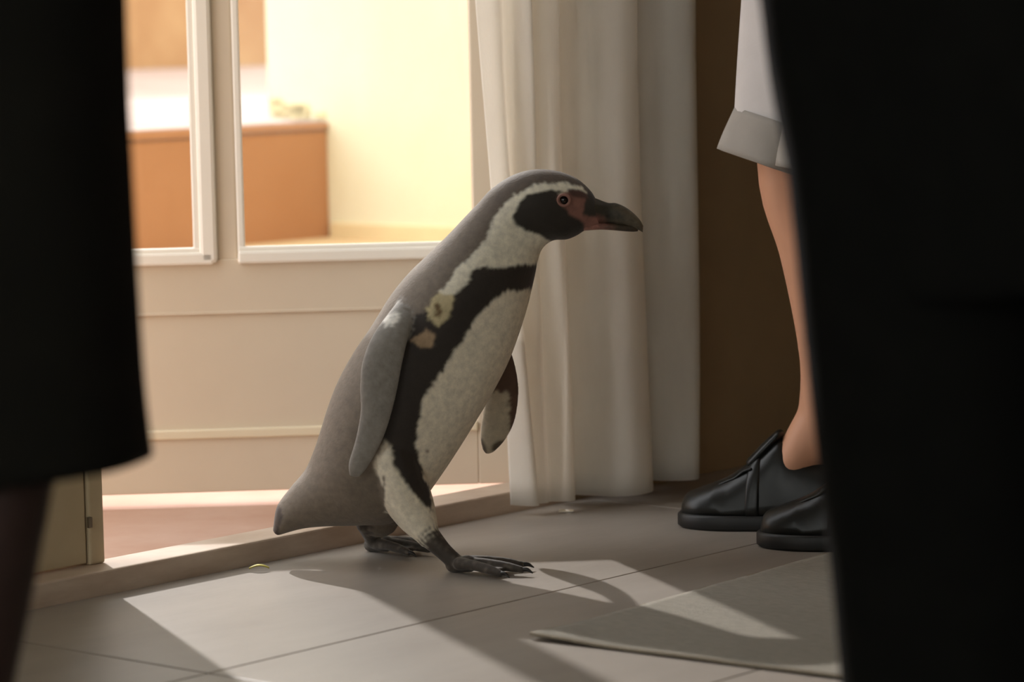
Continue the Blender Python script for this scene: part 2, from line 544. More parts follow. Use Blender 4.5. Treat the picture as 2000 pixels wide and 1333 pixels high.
# ------------------------------------------------------------------ rug
rc = np.array([0.016, 3.727]); RA = radians(-37.5)
rug = empty('rug', (rc[0], rc[1], 0), RA)
tag(rug, 'thin grey woven rug lying on the floor tiles', 'rug')
nx, ny, RL, RW_ = 90, 60, 1.15, 0.70
v, f = [], []
for j in range(ny + 1):
    for i in range(nx + 1):
        x, y = RL * i / nx, RW_ * j / ny
        z = 0.0055 + 0.0008 * noise.noise((x * 9, y * 9, 0)) + 0.004 * math.exp(-((x) ** 2 + y ** 2) / 0.004)
        v.append((x, y, z))
for j in range(ny):
    for i in range(nx):
        a = j * (nx + 1) + i
        f.append((a, a + 1, a + nx + 2, a + nx + 1))
o = new_obj('weave', v, f, M['rug'], rug, True)
sd = o.modifiers.new('t', 'SOLIDIFY'); sd.thickness = 0.004; sd.offset = -1
for (p, q) in (((0, 0), (RL, 0)), ((0, 0), (0, RW_)), ((0, RW_), (RL, RW_)), ((RL, 0), (RL, RW_))):
    e = MB()
    pts = [(p[0] + (q[0] - p[0]) * s, p[1] + (q[1] - p[1]) * s, 0.0034 + 0.0004 * sin(40 * s) + 0.004 * math.exp(-((p[0] + (q[0] - p[0]) * s) ** 2 + (p[1] + (q[1] - p[1]) * s) ** 2) / 0.004)) for s in np.linspace(0, 1, 24)]
    tube(e, pts, [0.0024] * 24, 8, 24)
    e.build('edge_binding', M['rug_edge'], rug, True)

# small litter
pl = MB()
pts = []
for s in np.linspace(0, 1, 12):
    pts.append((0.028 * (s - 0.5), 0, 0.004 + 0.004 * sin(s * pi)))
rings = []
for s, p in zip(np.linspace(0, 1, 12), pts):
    w = 0.0045 * sin(pi * min(max(s, 0.04), 0.96)) + 0.0006
    rings.append([(p[0], w * cos(q), p[2] + 0.0010 * sin(q) + abs(cos(q)) * 0.0015) for q in np.linspace(0, 2 * pi, 10, endpoint=False)])
pl.loft(rings)
o = pl.build('fallen_leaf', M['petal'], None, True)
g = at(510, 1103, 4.29); o.location = (g[0], 4.255, 0.0); o.rotation_euler = (0, 0, 0.1)
tag(o, 'small yellow leaf lying at the foot of the door sill', 'leaf')
o = MB().add([(-0.012, -0.003, 0.001), (0.011, -0.004, 0.001), (0.013, 0.004, 0.002), (-0.010, 0.005, 0.003),
              (-0.012, -0.003, 0.003), (0.011, -0.004, 0.003), (0.013, 0.004, 0.004), (-0.010, 0.005, 0.005)],
             [(0, 3, 2, 1), (4, 5, 6, 7), (0, 1, 5, 4), (1, 2, 6, 5), (2, 3, 7, 6), (3, 0, 4, 7)]).build('paper_scrap', M['paper'])
o.location = (0.078, 4.728, 0)
tag(o, 'tiny white paper scrap under the hem of the curtain', 'scrap')

# ------------------------------------------------------------------ penguin
# side-view template (u right, v down, 1380 units to the metre at the penguin's own plane)
PY = 4.31
def pw(u, v, dy=0.0):
    return at(u, v, PY + dy)
NEAR = np.array([0, -1.0, 0])
# dorsal point, ventral point, half-width across / half-height, for stations tail -> face
STN = [((533, 1036), (543, 1046), 2.2), ((541, 990), (590, 1033), 1.15), ((568, 952), (640, 1028), 1.0), ((596, 918), (705, 1026), 0.95),
       ((613, 880), (770, 1020), 0.92), ((627, 838), (822, 982), 0.90), ((640, 796), (852, 943), 0.88), ((660, 745), (886, 893), 0.86),
       ((690, 690), (922, 836), 0.86), ((725, 638), (960, 772), 0.86), ((761, 580), (993, 708), 0.86), ((797, 535), (1014, 652), 0.86),
       ((836, 497), (1031, 597), 0.86), ((876, 458), (1044, 542), 0.86), ((908, 424), (1051, 508), 0.85), ((934, 397), (1060, 485), 0.83),
       ((960, 369), (1080, 470), 0.80), ((1000, 343), (1107, 468), 0.76), ((1045, 331), (1127, 460), 0.74), ((1092, 335), (1141, 451), 0.74),
       ((1128, 350), (1151, 449), 0.74), ((1152, 371), (1160, 447), 0.72), ((1163, 388), (1168, 444), 0.70), ((1168, 402), (1172, 436), 0.7)]
NS, NPHI = 150, 72
DV = cr([list(d) + list(v) + [b] for d, v, b in STN], NS)
_bodyP, _bodyU = [], []
rings = []
for r in DV:
    D, V = pw(r[0], r[1]), pw(r[2], r[3])
    c, e = (D + V) / 2, (D - V) / 2
    b = np.linalg.norm(e) * r[4]
    ring = []
    for k in range(NPHI):
        ph = 2 * pi * k / NPHI            # 0 back, pi belly, (0,pi) = side towards the room
        ring.append(c + e * cos(ph) + NEAR * b * sin(ph))
        # template position: own position for the right side, mirrored about the keel line for the left
        mid = radians(152)
        q = ph if ph <= pi else 2 * mid - ph
        if q < 0: q = -q
        w = (1 - cos(q)) / 2
        _bodyU.append((r[0] + (r[2] - r[0]) * w, r[1] + (r[3] - r[1]) * w, 1 if ph <= pi else 0))
    rings.append(ring)
    _bodyP += ring
pm = MB()
pm.loft(rings)
SRC = [('body', _bodyP, _bodyU)]

def flat_limb(pairs, dys, half, name, n=24, seg=40):
    A = cr([list(a) + list(b) + [d, h] for (a, b), d, h in zip(pairs, dys, half)], seg)
    rr, P, U = [], [], []
    for r in A:
        a, b = pw(r[0], r[1], r[4]), pw(r[2], r[3], r[4])
        c, e = (a + b) / 2, (b - a) / 2
        ring = []
        for k in range(n):
            q = 2 * pi * k / n
            ring.append(c + e * cos(q) + NEAR * max(r[5], 0.001) * sin(q))
            U.append(((r[0] + r[2]) / 2 + (r[2] - r[0]) / 2 * cos(q), (r[1] + r[3]) / 2 + (r[3] - r[1]) / 2 * cos(q), 1 if sin(q) >= 0 else 0))
        rr.append(ring); P += ring
    pm.loft(rr)
    SRC.append((name, P, U))

flat_limb([((800, 560), (850, 580)), ((760, 610), (812, 620)), ((728, 655), (799, 656)), ((708, 705), (787, 705)), ((703, 755), (777, 757)),
           ((704, 805), (765, 807)), ((694, 860), (748, 858)), ((681, 905), (722, 907)), ((682, 930), (702, 933))],
          [-0.015, -0.058, -0.080, -0.090, -0.094, -0.097, -0.099, -0.100, -0.100], [0.016, 0.014, 0.012, 0.011, 0.010, 0.009, 0.008, 0.007, 0.003], 'flipper')
flat_limb([((915, 610), (960, 620)), ((945, 665), (990, 668)), ((958, 715), (1007, 718)), ((950, 765), (1013, 768)), ((942, 812), (1006, 820)),
           ((938, 850), (988, 858)), ((942, 876), (966, 882)), ((948, 886), (954, 887))],
          [0.045, 0.07, 0.088, 0.10, 0.108, 0.113, 0.116, 0.117], [0.014, 0.011, 0.009, 0.008, 0.007, 0.006, 0.005, 0.003], 'far_flipper')

def limb(pts, rad, name, seg=24, n=16, ry=None):
    t = MB(); tube(t, pts, rad, n, seg, ry)
    pm.add(t.v, t.f)
    SRC.append((name, [np.array(p) for p in t.v], None))
limb([pw(765, 890, -0.045), pw(785, 950, -0.052), pw(812, 1005, -0.060), pw(836, 1048, -0.075)], [0.042, 0.038, 0.030, 0.017], 'thigh')
limb([pw(760, 940, 0.05), pw(748, 985, 0.055), pw(742, 1010, 0.060)], [0.050, 0.044, 0.030], 'rump')

def foot(heel, ankle, ang, L, name, lift=0.0):
    """heel/ankle world points; three webbed toes fanning around ang"""
    heel, ankle = np.array(heel), np.array(ankle)
    d = np.array([cos(ang), sin(ang), 0])
    s = np.array([-sin(ang), cos(ang), 0])
    limb([ankle, (ankle + heel) / 2 + np.array([0.0, 0, 0.004]), heel + np.array([0, 0, 0.010])], [0.016, 0.0125, 0.012], name, 14, 14)
    limb([heel - d * 0.006 + np.array([0, 0, 0.008]), heel + d * 0.02 + np.array([0, 0, 0.011])], [0.011, 0.012], name, 8, 14)
    tips = []
    for k, (a, l) in enumerate(((-0.34, 0.92), (0.0, 1.05), (0.34, 0.92))):
        dd = d * cos(a) + s * sin(a)
        b0 = heel + d * 0.008 + s * 0.010 * (k - 1)
        pts = [b0 + np.array([0, 0, 0.012]), b0 + dd * L * l * 0.35 + np.array([0, 0, 0.0125]), b0 + dd * L * l * 0.72 + np.array([0, 0, 0.010]), b0 + dd * L * l + np.array([0, 0, 0.0065])]
        limb(pts, [0.009, 0.0075, 0.0068, 0.005], name, 14, 12)
        tips.append((pts[-1], dd))
    # web
    v0 = heel + d * 0.01 + np.array([0, 0, 0.0095])
    ws = [v0] + [tips[k][0] * 0.80 + v0 * 0.20 for k in range(3)]
    t = MB()
    up = np.array([0, 0, 0.0030])
    vv = [p + up for p in ws] + [p - up for p in ws]
    t.add(vv, [(0, 1, 2), (0, 2, 3), (4, 6, 5), (4, 7, 6), (0, 4, 5, 1), (1, 5, 6, 2), (2, 6, 7, 3), (3, 7, 4, 0)])
    pm.add(t.v, t.f)
    SRC.append((name, [np.array(p) for p in t.v], None))
    return tips
tips = []
tips += foot((-0.083, 4.215, 0.002), pw(840, 1050, -0.078), radians(-24), 0.086, 'foot')
tips += foot((-0.205, 4.40, 0.002), pw(716, 1022, 0.055), radians(-28), 0.078, 'foot_far')

pen = empty('penguin', (-0.12, 4.30, 0.0))
tag(pen, 'grey and white banded penguin striding across the tiled floor', 'penguin')
body = remesh(pm, 'body', 0.0019, M['penguin'], pen, 4)
body.location = -Vector(pen.location)

# pigment -------------------------------------------------------------------
def inside(poly, u, v):
    p = np.array(poly, float)
    r = np.zeros(u.shape, bool)
    j = len(p) - 1
    for i in range(len(p)):
        xi, yi, xj, yj = p[i, 0], p[i, 1], p[j, 0], p[j, 1]
        if yi != yj:
            c = ((yi > v) != (yj > v)) & (u < (xj - xi) * (v - yi) / (yj - yi) + xi)
            r ^= c
        j = i
    return r
WHITE = [(1150, 378), (1132, 364), (1098, 357), (1060, 359), (1030, 367), (1003, 383), (980, 402), (965, 425), (955, 448), (948, 468), (932, 487),
         (914, 505), (893, 527), (880, 548), (868, 563), (850, 578), (832, 605), (838, 625), (858, 640), (880, 640), (900, 600), (1062, 560), (1100, 480),
         (1120, 470), (1140, 400)]
BELLY = [(1120, 560), (1024, 569), (988, 568), (970, 577), (955, 590), (934, 612), (917, 629), (910, 650), (892, 677), (875, 697), (856, 720), (839, 751),
         (822, 779), (812, 805), (804, 830), (802, 875), (817, 921), (832, 960), (838, 992), (880, 1010), (1000, 800), (1080, 600)]
BAND = [(1120, 512), (1048, 516), (1010, 519), (976, 523), (940, 522), (922, 528), (917, 543), (904, 562), (888, 576), (884, 597), (874, 622), (856, 637),
        (851, 654), (849, 673), (838, 680), (803, 664), (835, 640), (838, 618), (815, 612), (790, 640), (770, 700), (750, 780), (735, 860), (764, 868), (770, 908), (785, 936),
        (806, 963), (833, 992), (845, 1000), (840, 960), (825, 920), (812, 870), (825, 780), (900, 670), (935, 612), (990, 569), (1120, 560)]
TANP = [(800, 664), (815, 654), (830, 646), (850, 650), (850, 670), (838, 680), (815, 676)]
SHOULD = [(858, 590), (880, 575), (890, 590), (884, 612), (868, 625), (852, 612)]
FACE = [(1100, 373), (1074, 372), (1048, 376), (1028, 382), (1014, 396), (1008, 412), (1000, 424), (1006, 438), (1024, 450), (1052, 459), (1076, 472),
        (1110, 476), (1130, 466), (1142, 452), (1140, 438), (1130, 428), (1112, 420), (1107, 410), (1092, 398), (1088, 388), (1092, 379)]
PINK = [(1092, 381), (1108, 374), (1126, 384), (1148, 384), (1180, 392), (1150, 402), (1146, 420), (1180, 452), (1142, 452), (1140, 437), (1104, 424), (1096, 410), (1084, 402), (1080, 384)]
LORE = [(1108, 371), (1130, 370), (1146, 378), (1150, 388), (1138, 388), (1116, 383)]
THIGHW = [(752, 862), (764, 872), (771, 909), (786, 938), (808, 965), (834, 993), (842, 1020), (836, 1046), (805, 1066), (788, 1036), (764, 990), (746, 948), (728, 906)]
TAILD = [(520, 985), (545, 985), (552, 1005), (545, 1040), (556, 1060), (520, 1060)]

me = body.data
nv = len(me.vertices)
co = np.empty(nv * 3); me.vertices.foreach_get('co', co); co = co.reshape(-1, 3)
tot = sum(len(s[1]) for s in SRC)
kd = kdtree.KDTree(tot)
part_id, tu, idx = [], [], 0
for k, (nm, P, U) in enumerate(SRC):
    for i, p in enumerate(P):
        kd.insert(Vector(p), idx); idx += 1
        part_id.append(k); tu.append(U[i] if U else (0, 0, 1))
kd.balance()
part_id = np.array(part_id); tu = np.array(tu)
near = np.array([kd.find(Vector(p))[1] for p in co])
pid = part_id[near]
names = [s[0] for s in SRC]
# own side-view template coordinates of every vertex
rel = co - _o
zz = rel @ _fw
U = W / 2 + FPX * (rel @ _rt) / zz
V = H / 2 - FPX * (rel @ _up) / zz
far = tu[near][:, 2] < 0.5
U = np.where(far & (np.array([names[k] for k in pid]) == 'body'), tu[near][:, 0], U)
V = np.where(far & (np.array([names[k] for k in pid]) == 'body'), tu[near][:, 1], V)
# ragged feather edges
def nz(s, o):
    return np.array([noise.noise((p[0] * s + o, p[1] * s, p[2] * s)) for p in co])
n1, n2, n3 = nz(170, 0), nz(170, 31), nz(45, 9)
n4, n5 = nz(420, 5), nz(420, 55)
Uj = U + n1 * 4 + n4 * 4 + n3 * 2
Vj = V + n2 * 4 + n5 * 4 + n3 * 2
Us, Vs = U + n1 * 1.5, V + n2 * 1.5
lin = lambda *c: np.array(srgb(*c)[:3])
col = np.tile(lin(114, 103, 90), (nv, 1))
head = np.clip((U - 850) / 160, 0, 1)[:, None]
col = col * (1 - head) + lin(80, 68, 56) * head
isb = np.array([names[k] == 'body' for k in pid])
def put(mask, c):
    col[mask] = c
put(isb & inside([(828, 606), (845, 590), (895, 590), (895, 665), (828, 665)], Uj, Vj), lin(44, 34, 26))
put(isb & inside(WHITE, Uj, Vj), lin(232, 226, 206))
put(isb & inside(WHITE, Uj, Vj) & (Vj + n3 * 20 > 578) & (U < 900), lin(196, 182, 142))
put(isb & inside(BELLY, Uj, Vj), lin(228, 219, 198))
put(isb & inside(BAND, Uj, Vj), lin(40, 32, 24))
put(isb & inside([(843, 592), (856, 590), (862, 606), (852, 622), (842, 616)], Uj + n3 * 10, Vj), lin(104, 82, 48))
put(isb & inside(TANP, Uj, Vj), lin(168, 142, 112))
put(isb & inside(THIGHW, Uj, Vj), lin(228, 219, 198))
put(isb & inside(PINK, Us, Vs), lin(138, 96, 84))
put(isb & (Us + (V - 400) * 0.25 > 1142) & (V < 420 + 0.3 * (U - 1141)), lin(50, 46, 38))
put(isb & (U > 1150) & (V >= 424), lin(150, 104, 92))
put(isb & inside(FACE, Us, Vs), lin(40, 34, 26))
put(isb & inside(LORE, Us, Vs), lin(74, 48, 40))
put(isb & inside(TAILD, Uj, Vj), lin(62, 50, 42))
spots = isb & inside(BELLY, U, V) & (nz(75, 77) > 0.66)
put(spots, lin(120, 100, 80))
fl_ = np.array([names[k] == 'flipper' for k in pid])
put(fl_, lin(142, 137, 130))
put(fl_ & inside([(748, 640), (752, 622), (768, 612), (782, 610), (784, 622), (770, 634)], Uj, Vj), lin(232, 228, 218))
put(fl_ & (n4 > 0.45), lin(124, 120, 116))
ff = np.array([names[k] == 'far_flipper' for k in pid])
put(ff, lin(196, 184, 160))
put(ff & ((V < 765 + 25 * n1) | (U > 995 + 6 * n1)), lin(92, 68, 52))
put(ff & (V > 835) & (n3 > 0.05), lin(88, 78, 62))
put(ff & far & ~((V > 100000)), lin(70, 64, 58))
th_ = np.array([names[k] == 'thigh' for k in pid])
put(th_, lin(228, 219, 198))
put(th_ & inside(BAND, Uj, Vj), lin(40, 32, 24))
put(th_ & (U < 752 + n1 * 5) & (V > 930), lin(114, 103, 90))
ru_ = np.array([names[k] == 'rump' for k in pid])
put(ru_, lin(114, 103, 90))
ft = np.array([names[k] in ('foot', 'foot_far') for k in pid])
put(ft, lin(62, 54, 46))
put(ft & (nz(150, 3) > 0.30), lin(96, 88, 78))
# feathers blend over a few millimetres
ed = np.empty(len(me.edges) * 2, np.int64); me.edges.foreach_get('vertices', ed); ed = ed.reshape(-1, 2)
deg = np.bincount(ed.ravel(), minlength=nv)[:, None] + 1.0
for _ in range(2):
    acc = col.copy()
    for ch in range(3):
        acc[:, ch] += np.bincount(ed[:, 0], col[ed[:, 1], ch], nv) + np.bincount(ed[:, 1], col[ed[:, 0], ch], nv)
    col = acc / deg
at_ = me.color_attributes.new('pigment', 'FLOAT_COLOR', 'POINT')
at_.data.foreach_set('color', np.hstack([col, np.ones((nv, 1))]).astype(np.float32).ravel())

# beak, eye, claws
def beak(name, st, cols):
    A = cr([list(t) + list(b) + [w] for t, b, w in st], 30)
    rr, cc = [], []
    n = 20
    for r in A:
        a, b = pw(r[0], r[1]), pw(r[2], r[3])
        c, e = (a + b) / 2, (a - b) / 2
        rr.append([c + e * np.sign(cos(q)) * abs(cos(q)) ** 0.85 + NEAR * max(r[4], 0.0008) * sin(q) for q in np.linspace(0, 2 * pi, n, endpoint=False)])
        for q in np.linspace(0, 2 * pi, n, endpoint=False):
            cc.append(cols((r[0] + r[2]) / 2, (1 - cos(q)) / 2))
    o = MB().loft(rr).build(name, M['beak'], pen, True)
    o.location = -Vector(pen.location)
    a = o.data.color_attributes.new('pigment', 'FLOAT_COLOR', 'POINT')
    a.data.foreach_set('color', np.array([list(c) + [1] for c in cc], np.float32).ravel())
    return o
def cu_(u, w):
    k = min(1, max(0, (1188 - u) / 26)) * min(1, max(0, (w - 0.50) / 0.25))
    g = min(1, max(0, (u - 1185) / 40))
    d = lin(48, 45, 37) * (1 - g) + lin(86, 78, 64) * g
    return d * (1 - k) + lin(140, 92, 80) * k
def cl_(u, w):
    k = min(1, max(0, (1205 - u) / 40))
    return lin(64, 54, 42) * (1 - k) + lin(158, 110, 98) * k
beak('upper_beak', [((1142, 380), (1142, 440), 0.0190), ((1160, 386), (1162, 439), 0.0165), ((1186, 396), (1188, 438), 0.0112), ((1203, 397), (1205, 439), 0.0098), ((1222, 405), (1223, 442), 0.0086),
                    ((1238, 417), (1239, 446), 0.0070), ((1250, 430), (1250, 451), 0.0050), ((1256, 441), (1255, 454), 0.0020)], cu_)
beak('lower_beak', [((1140, 430), (1140, 451), 0.0150), ((1168, 434), (1172, 449), 0.0105), ((1195, 436), (1195, 450), 0.0088), ((1218, 438), (1218, 452), 0.0066), ((1236, 441), (1236, 453), 0.0044), ((1246, 446), (1246, 452), 0.001)], cl_)
def ball(mb, c, r, sy=1.0, n=16):
    rr = []
    for i in range(1, 12):
        q = pi * i / 12
        rr.append([np.array(c) + np.array([r * sin(q) * cos(a), -r * sy * cos(q), r * sin(q) * sin(a)]) for a in np.linspace(0, 2 * pi, n, endpoint=False)])
    return mb.loft(rr)
def side_depth(u, v):
    best = 0.03
    for r in DV:
        d = np.array([r[2] - r[0], r[3] - r[1]]); p = np.array([u - r[0], v - r[1]])
        L = np.linalg.norm(d)
        if abs(p[0] * d[1] - p[1] * d[0]) / L < 3 and 0 < p @ d / L / L < 1:
            c = 1 - 2 * (p @ d) / L / L
            best = L / 2 / 1380 * r[4] * sqrt(1 - c * c)
    return best
sd_ = side_depth(1101, 391)
for sgn in (-1, 1):
    c = pw(1101, 391, sgn * (sd_ - 0.0025))
    o = ball(MB(), c, 0.0068, 0.85).build('eye', M['eye'], pen, True); o.location = -Vector(pen.location)
    rg = MB(); rr = []
    for a in np.linspace(0, 2 * pi, 20, endpoint=False):
        cc = c + np.array([0.0082 * cos(a), sgn * 0.0042, 0.0078 * sin(a)])
        rr.append([cc + 0.0021 * (np.array([cos(a), 0, sin(a)]) * cos(b) + np.array([0, 1.0, 0]) * sin(b)) for b in np.linspace(0, 2 * pi, 8, endpoint=False)])
    rr.append(rr[0])
    rg.loft(rr, cap=False)
    e = rg.build('eye_ring', M['eye_ring'], o, True)
for p, d in tips:
    t = MB(); tube(t, [p - d * 0.003, p + d * 0.008 + np.array([0, 0, 0.0005]), p + d * 0.016 - np.array([0, 0, 0.0035])], [0.0038, 0.0030, 0.0010], 8, 8)
    o = t.build('claw', M['claw'], pen, True); o.location = -Vector(pen.location)

# ------------------------------------------------------------------ people
def vec(*a): return np.array(a, float)
def human_body(root, pelvis, face, ankles, knees, H_, skin, hands_at, voxel=0.0055, feet=True):
    """one continuous figure: legs, trunk, neck, head with face, bent arms, five-fingered hands"""
    k = H_ / 1.70
    F = vec(cos(face), sin(face), 0); R = vec(sin(face), -cos(face), 0); Z = vec(0, 0, 1)
    mb = MB()
    pel = vec(*pelvis)
    tube(mb, [pel - Z * 0.05 * k, pel + Z * 0.06 * k, pel + Z * 0.18 * k, pel + Z * 0.34 * k, pel + Z * 0.46 * k, pel + Z * 0.53 * k],
         [0.13 * k, 0.165 * k, 0.135 * k, 0.155 * k, 0.165 * k, 0.08 * k], 24, 24, [0.10 * k, 0.115 * k, 0.10 * k, 0.115 * k, 0.095 * k, 0.06 * k], ref=F)
    sh = pel + Z * 0.49 * k
    tube(mb, [sh, sh + Z * 0.10 * k + F * 0.01, sh + Z * 0.15 * k + F * 0.015], [0.055 * k, 0.050 * k, 0.050 * k], 16, 8, ref=F)
    hc = sh + Z * 0.245 * k + F * 0.03 * k
    tube(mb, [hc - Z * 0.105 * k + F * 0.025 * k, hc - Z * 0.06 * k + F * 0.01, hc, hc + Z * 0.06 * k - F * 0.008, hc + Z * 0.105 * k - F * 0.01],
         [0.034 * k, 0.060 * k, 0.074 * k, 0.070 * k, 0.035 * k], 20, 20, [0.045 * k, 0.075 * k, 0.092 * k, 0.088 * k, 0.045 * k], ref=F)
    tube(mb, [hc + F * 0.088 * k + Z * 0.01 * k, hc + F * 0.105 * k - Z * 0.028 * k], [0.010 * k, 0.016 * k], 10, 5, ref=F)
    tube(mb, [hc + F * 0.078 * k - Z * 0.062 * k - R * 0.02 * k, hc + F * 0.084 * k - Z * 0.062 * k, hc + F * 0.078 * k - Z * 0.062 * k + R * 0.02 * k], [0.008 * k] * 3, 8, 8, ref=Z)
    for s in (-1, 1):
        tube(mb, [hc + R * s * 0.076 * k - Z * 0.03 * k, hc + R * s * 0.082 * k + Z * 0.02 * k - F * 0.01], [0.010 * k, 0.015 * k], 8, 6, ref=F)
        # leg
        hip = pel + R * s * 0.085 * k
        kn, an = vec(*knees[s]), vec(*ankles[s])
        tube(mb, [hip, hip * 0.5 + kn * 0.5, kn, kn * 0.72 + an * 0.28 - F * 0.022 * k, kn * 0.3 + an * 0.7 - F * 0.020, an],
             [0.085 * k, 0.075 * k, 0.051 * k, 0.052 * k, 0.036 * k, 0.036 * k], 20, 30, ref=F)
        if feet:
            tube(mb, [an - F * 0.035 - Z * 0.045, an + F * 0.02 - Z * 0.040, an + F * 0.10 - Z * 0.062, an + F * 0.145 - Z * 0.070], [0.030, 0.034, 0.036, 0.022], 14, 14, [0.028, 0.038, 0.022, 0.012], ref=Z)
        else:
            tube(mb, [an + Z * 0.05 - F * 0.008, an + F * 0.018, an + F * 0.044 - Z * 0.036], [0.034, 0.035, 0.028], 16, 10, ref=F)
        # arm and hand
        so = sh + R * s * 0.165 * k - Z * 0.02 * k
        el = so - Z * 0.27 * k + R * s * 0.05 * k - F * 0.03
        wr = vec(*hands_at) + R * s * 0.06
        tube(mb, [so - R * s * 0.05, so, so * 0.5 + el * 0.5, el, el * 0.5 + wr * 0.5, wr], [0.05 * k, 0.052 * k, 0.044 * k, 0.038 * k, 0.034 * k, 0.026 * k], 16, 24, ref=F)
        dh = -R * s * 0.55 + F * 0.75 + Z * 0.25; dh /= np.linalg.norm(dh)
        ac = np.cross(dh, Z); ac /= np.linalg.norm(ac); nn = np.cross(ac, dh)
        pc = wr + dh * 0.05
        tube(mb, [wr, pc, wr + dh * 0.085], [0.026, 0.036, 0.036], 14, 8, [0.019, 0.015, 0.013], ref=nn)
        for q, (off, ln) in enumerate(((-0.029, 0.062), (-0.010, 0.075), (0.010, 0.080), (0.029, 0.070))):
            b = wr + dh * 0.085 + ac * off
            tube(mb, [b - dh * 0.012, b + dh * ln * 0.45 - nn * 0.004, b + dh * ln * 0.8 - nn * 0.016, b + dh * ln - nn * 0.030], [0.0095, 0.009, 0.0085, 0.0075], 8, 10, ref=nn)
        b = wr + dh * 0.035 - ac * 0.030
        tube(mb, [b, b + dh * 0.03 - ac * 0.02, b + dh * 0.058 - ac * 0.024 - nn * 0.008], [0.013, 0.011, 0.009], 8, 8, ref=nn)
    o = remesh(mb, 'body', voxel, skin, root, 3)
    o.location = -Vector(root.location)
    # hair cap
    hb = MB()
    tube(hb, [hc - Z * 0.075 * k - F * 0.055 * k, hc - Z * 0.01 - F * 0.03 * k, hc + Z * 0.06 * k - F * 0.014 * k, hc + Z * 0.118 * k - F * 0.016 * k],
         [0.055 * k, 0.083 * k, 0.080 * k, 0.035 * k], 20, 16, [0.05 * k, 0.080 * k, 0.095 * k, 0.045 * k], ref=F)
    h = hb.build('hair', M['hair'], root, True); h.location = -Vector(root.location)
    for s in (-1, 1):
        e = ball(MB(), hc + F * 0.088 * k + R * s * 0.030 * k + Z * 0.004, 0.010).build('eye', M['eye'], root, True)
        e.location = -Vector(root.location)
    return F, R, Z, sh, k

def top_garment(name, root, m, pel, sh, F, R, Z, k, hands_at, hem, voxel=0.008, flare=1.0):
    mb = MB()
    tube(mb, [pel + Z * hem, pel + Z * 0.06 * k, pel + Z * 0.18 * k, pel + Z * 0.34 * k, pel + Z * 0.46 * k, pel + Z * 0.535 * k],
         [0.185 * k * flare, 0.185 * k, 0.160 * k, 0.178 * k, 0.185 * k, 0.085 * k], 26, 26, [0.135 * k * flare, 0.135 * k, 0.125 * k, 0.138 * k, 0.115 * k, 0.07 * k], ref=F)
    for s in (-1, 1):
        so = sh + R * s * 0.165 * k - Z * 0.02 * k
        el = so - Z * 0.27 * k + R * s * 0.05 * k - F * 0.03
        wr = vec(*hands_at) + R * s * 0.06
        tube(mb, [so - R * s * 0.06, so, so * 0.5 + el * 0.5, el, el * 0.5 + wr * 0.5, wr + (el - wr) * 0.1], [0.066 * k, 0.068 * k, 0.06 * k, 0.054 * k, 0.050 * k, 0.042 * k], 16, 22, ref=F)
    o = remesh(mb, name, voxel, m, root, 3)
    o.location = -Vector(root.location)
    return o

def cloth_tube(name, root, m, pts, rad, ry=None, n=48, seg=30, ref=(0, 1, 0), folds=0.0, thick=0.003, nf=7, hemfun=None):
    ry = ry or rad
    A = cr([list(p) + [a, b] for p, a, b in zip(pts, rad, ry)], seg)
    P = A[:, :3]
    T = np.gradient(P, axis=0); T /= np.linalg.norm(T, axis=1)[:, None]
    v, f = [], []
    for i in range(seg):
        x = np.cross(vec(*ref), T[i]); x /= np.linalg.norm(x); y = np.cross(T[i], x)
        w = i / (seg - 1)
        for j in range(n):
            q = 2 * pi * j / n
            s = 1 + folds * w * sin(nf * q + 1.3 + 2 * w) + 0.4 * folds * w * sin((nf * 2 + 1) * q)
            p = P[i] + A[i, 3] * s * cos(q) * x + A[i, 4] * s * sin(q) * y
            if hemfun: p = p + vec(0, 0, hemfun(q) * w ** 4)
            v.append(p)
    for i in range(seg - 1):
        for j in range(n):
            k_ = (j + 1) % n
            f.append((i * n + j, i * n + k_, (i + 1) * n + k_, (i + 1) * n + j))
    o = new_obj(name, v, f, m, root, True)
    sd = o.modifiers.new('t', 'SOLIDIFY'); sd.thickness = thick; sd.offset = 0
    if root: o.location = -Vector(root.location) if root.type == 'EMPTY' else Vector((0, 0, 0))
    return o

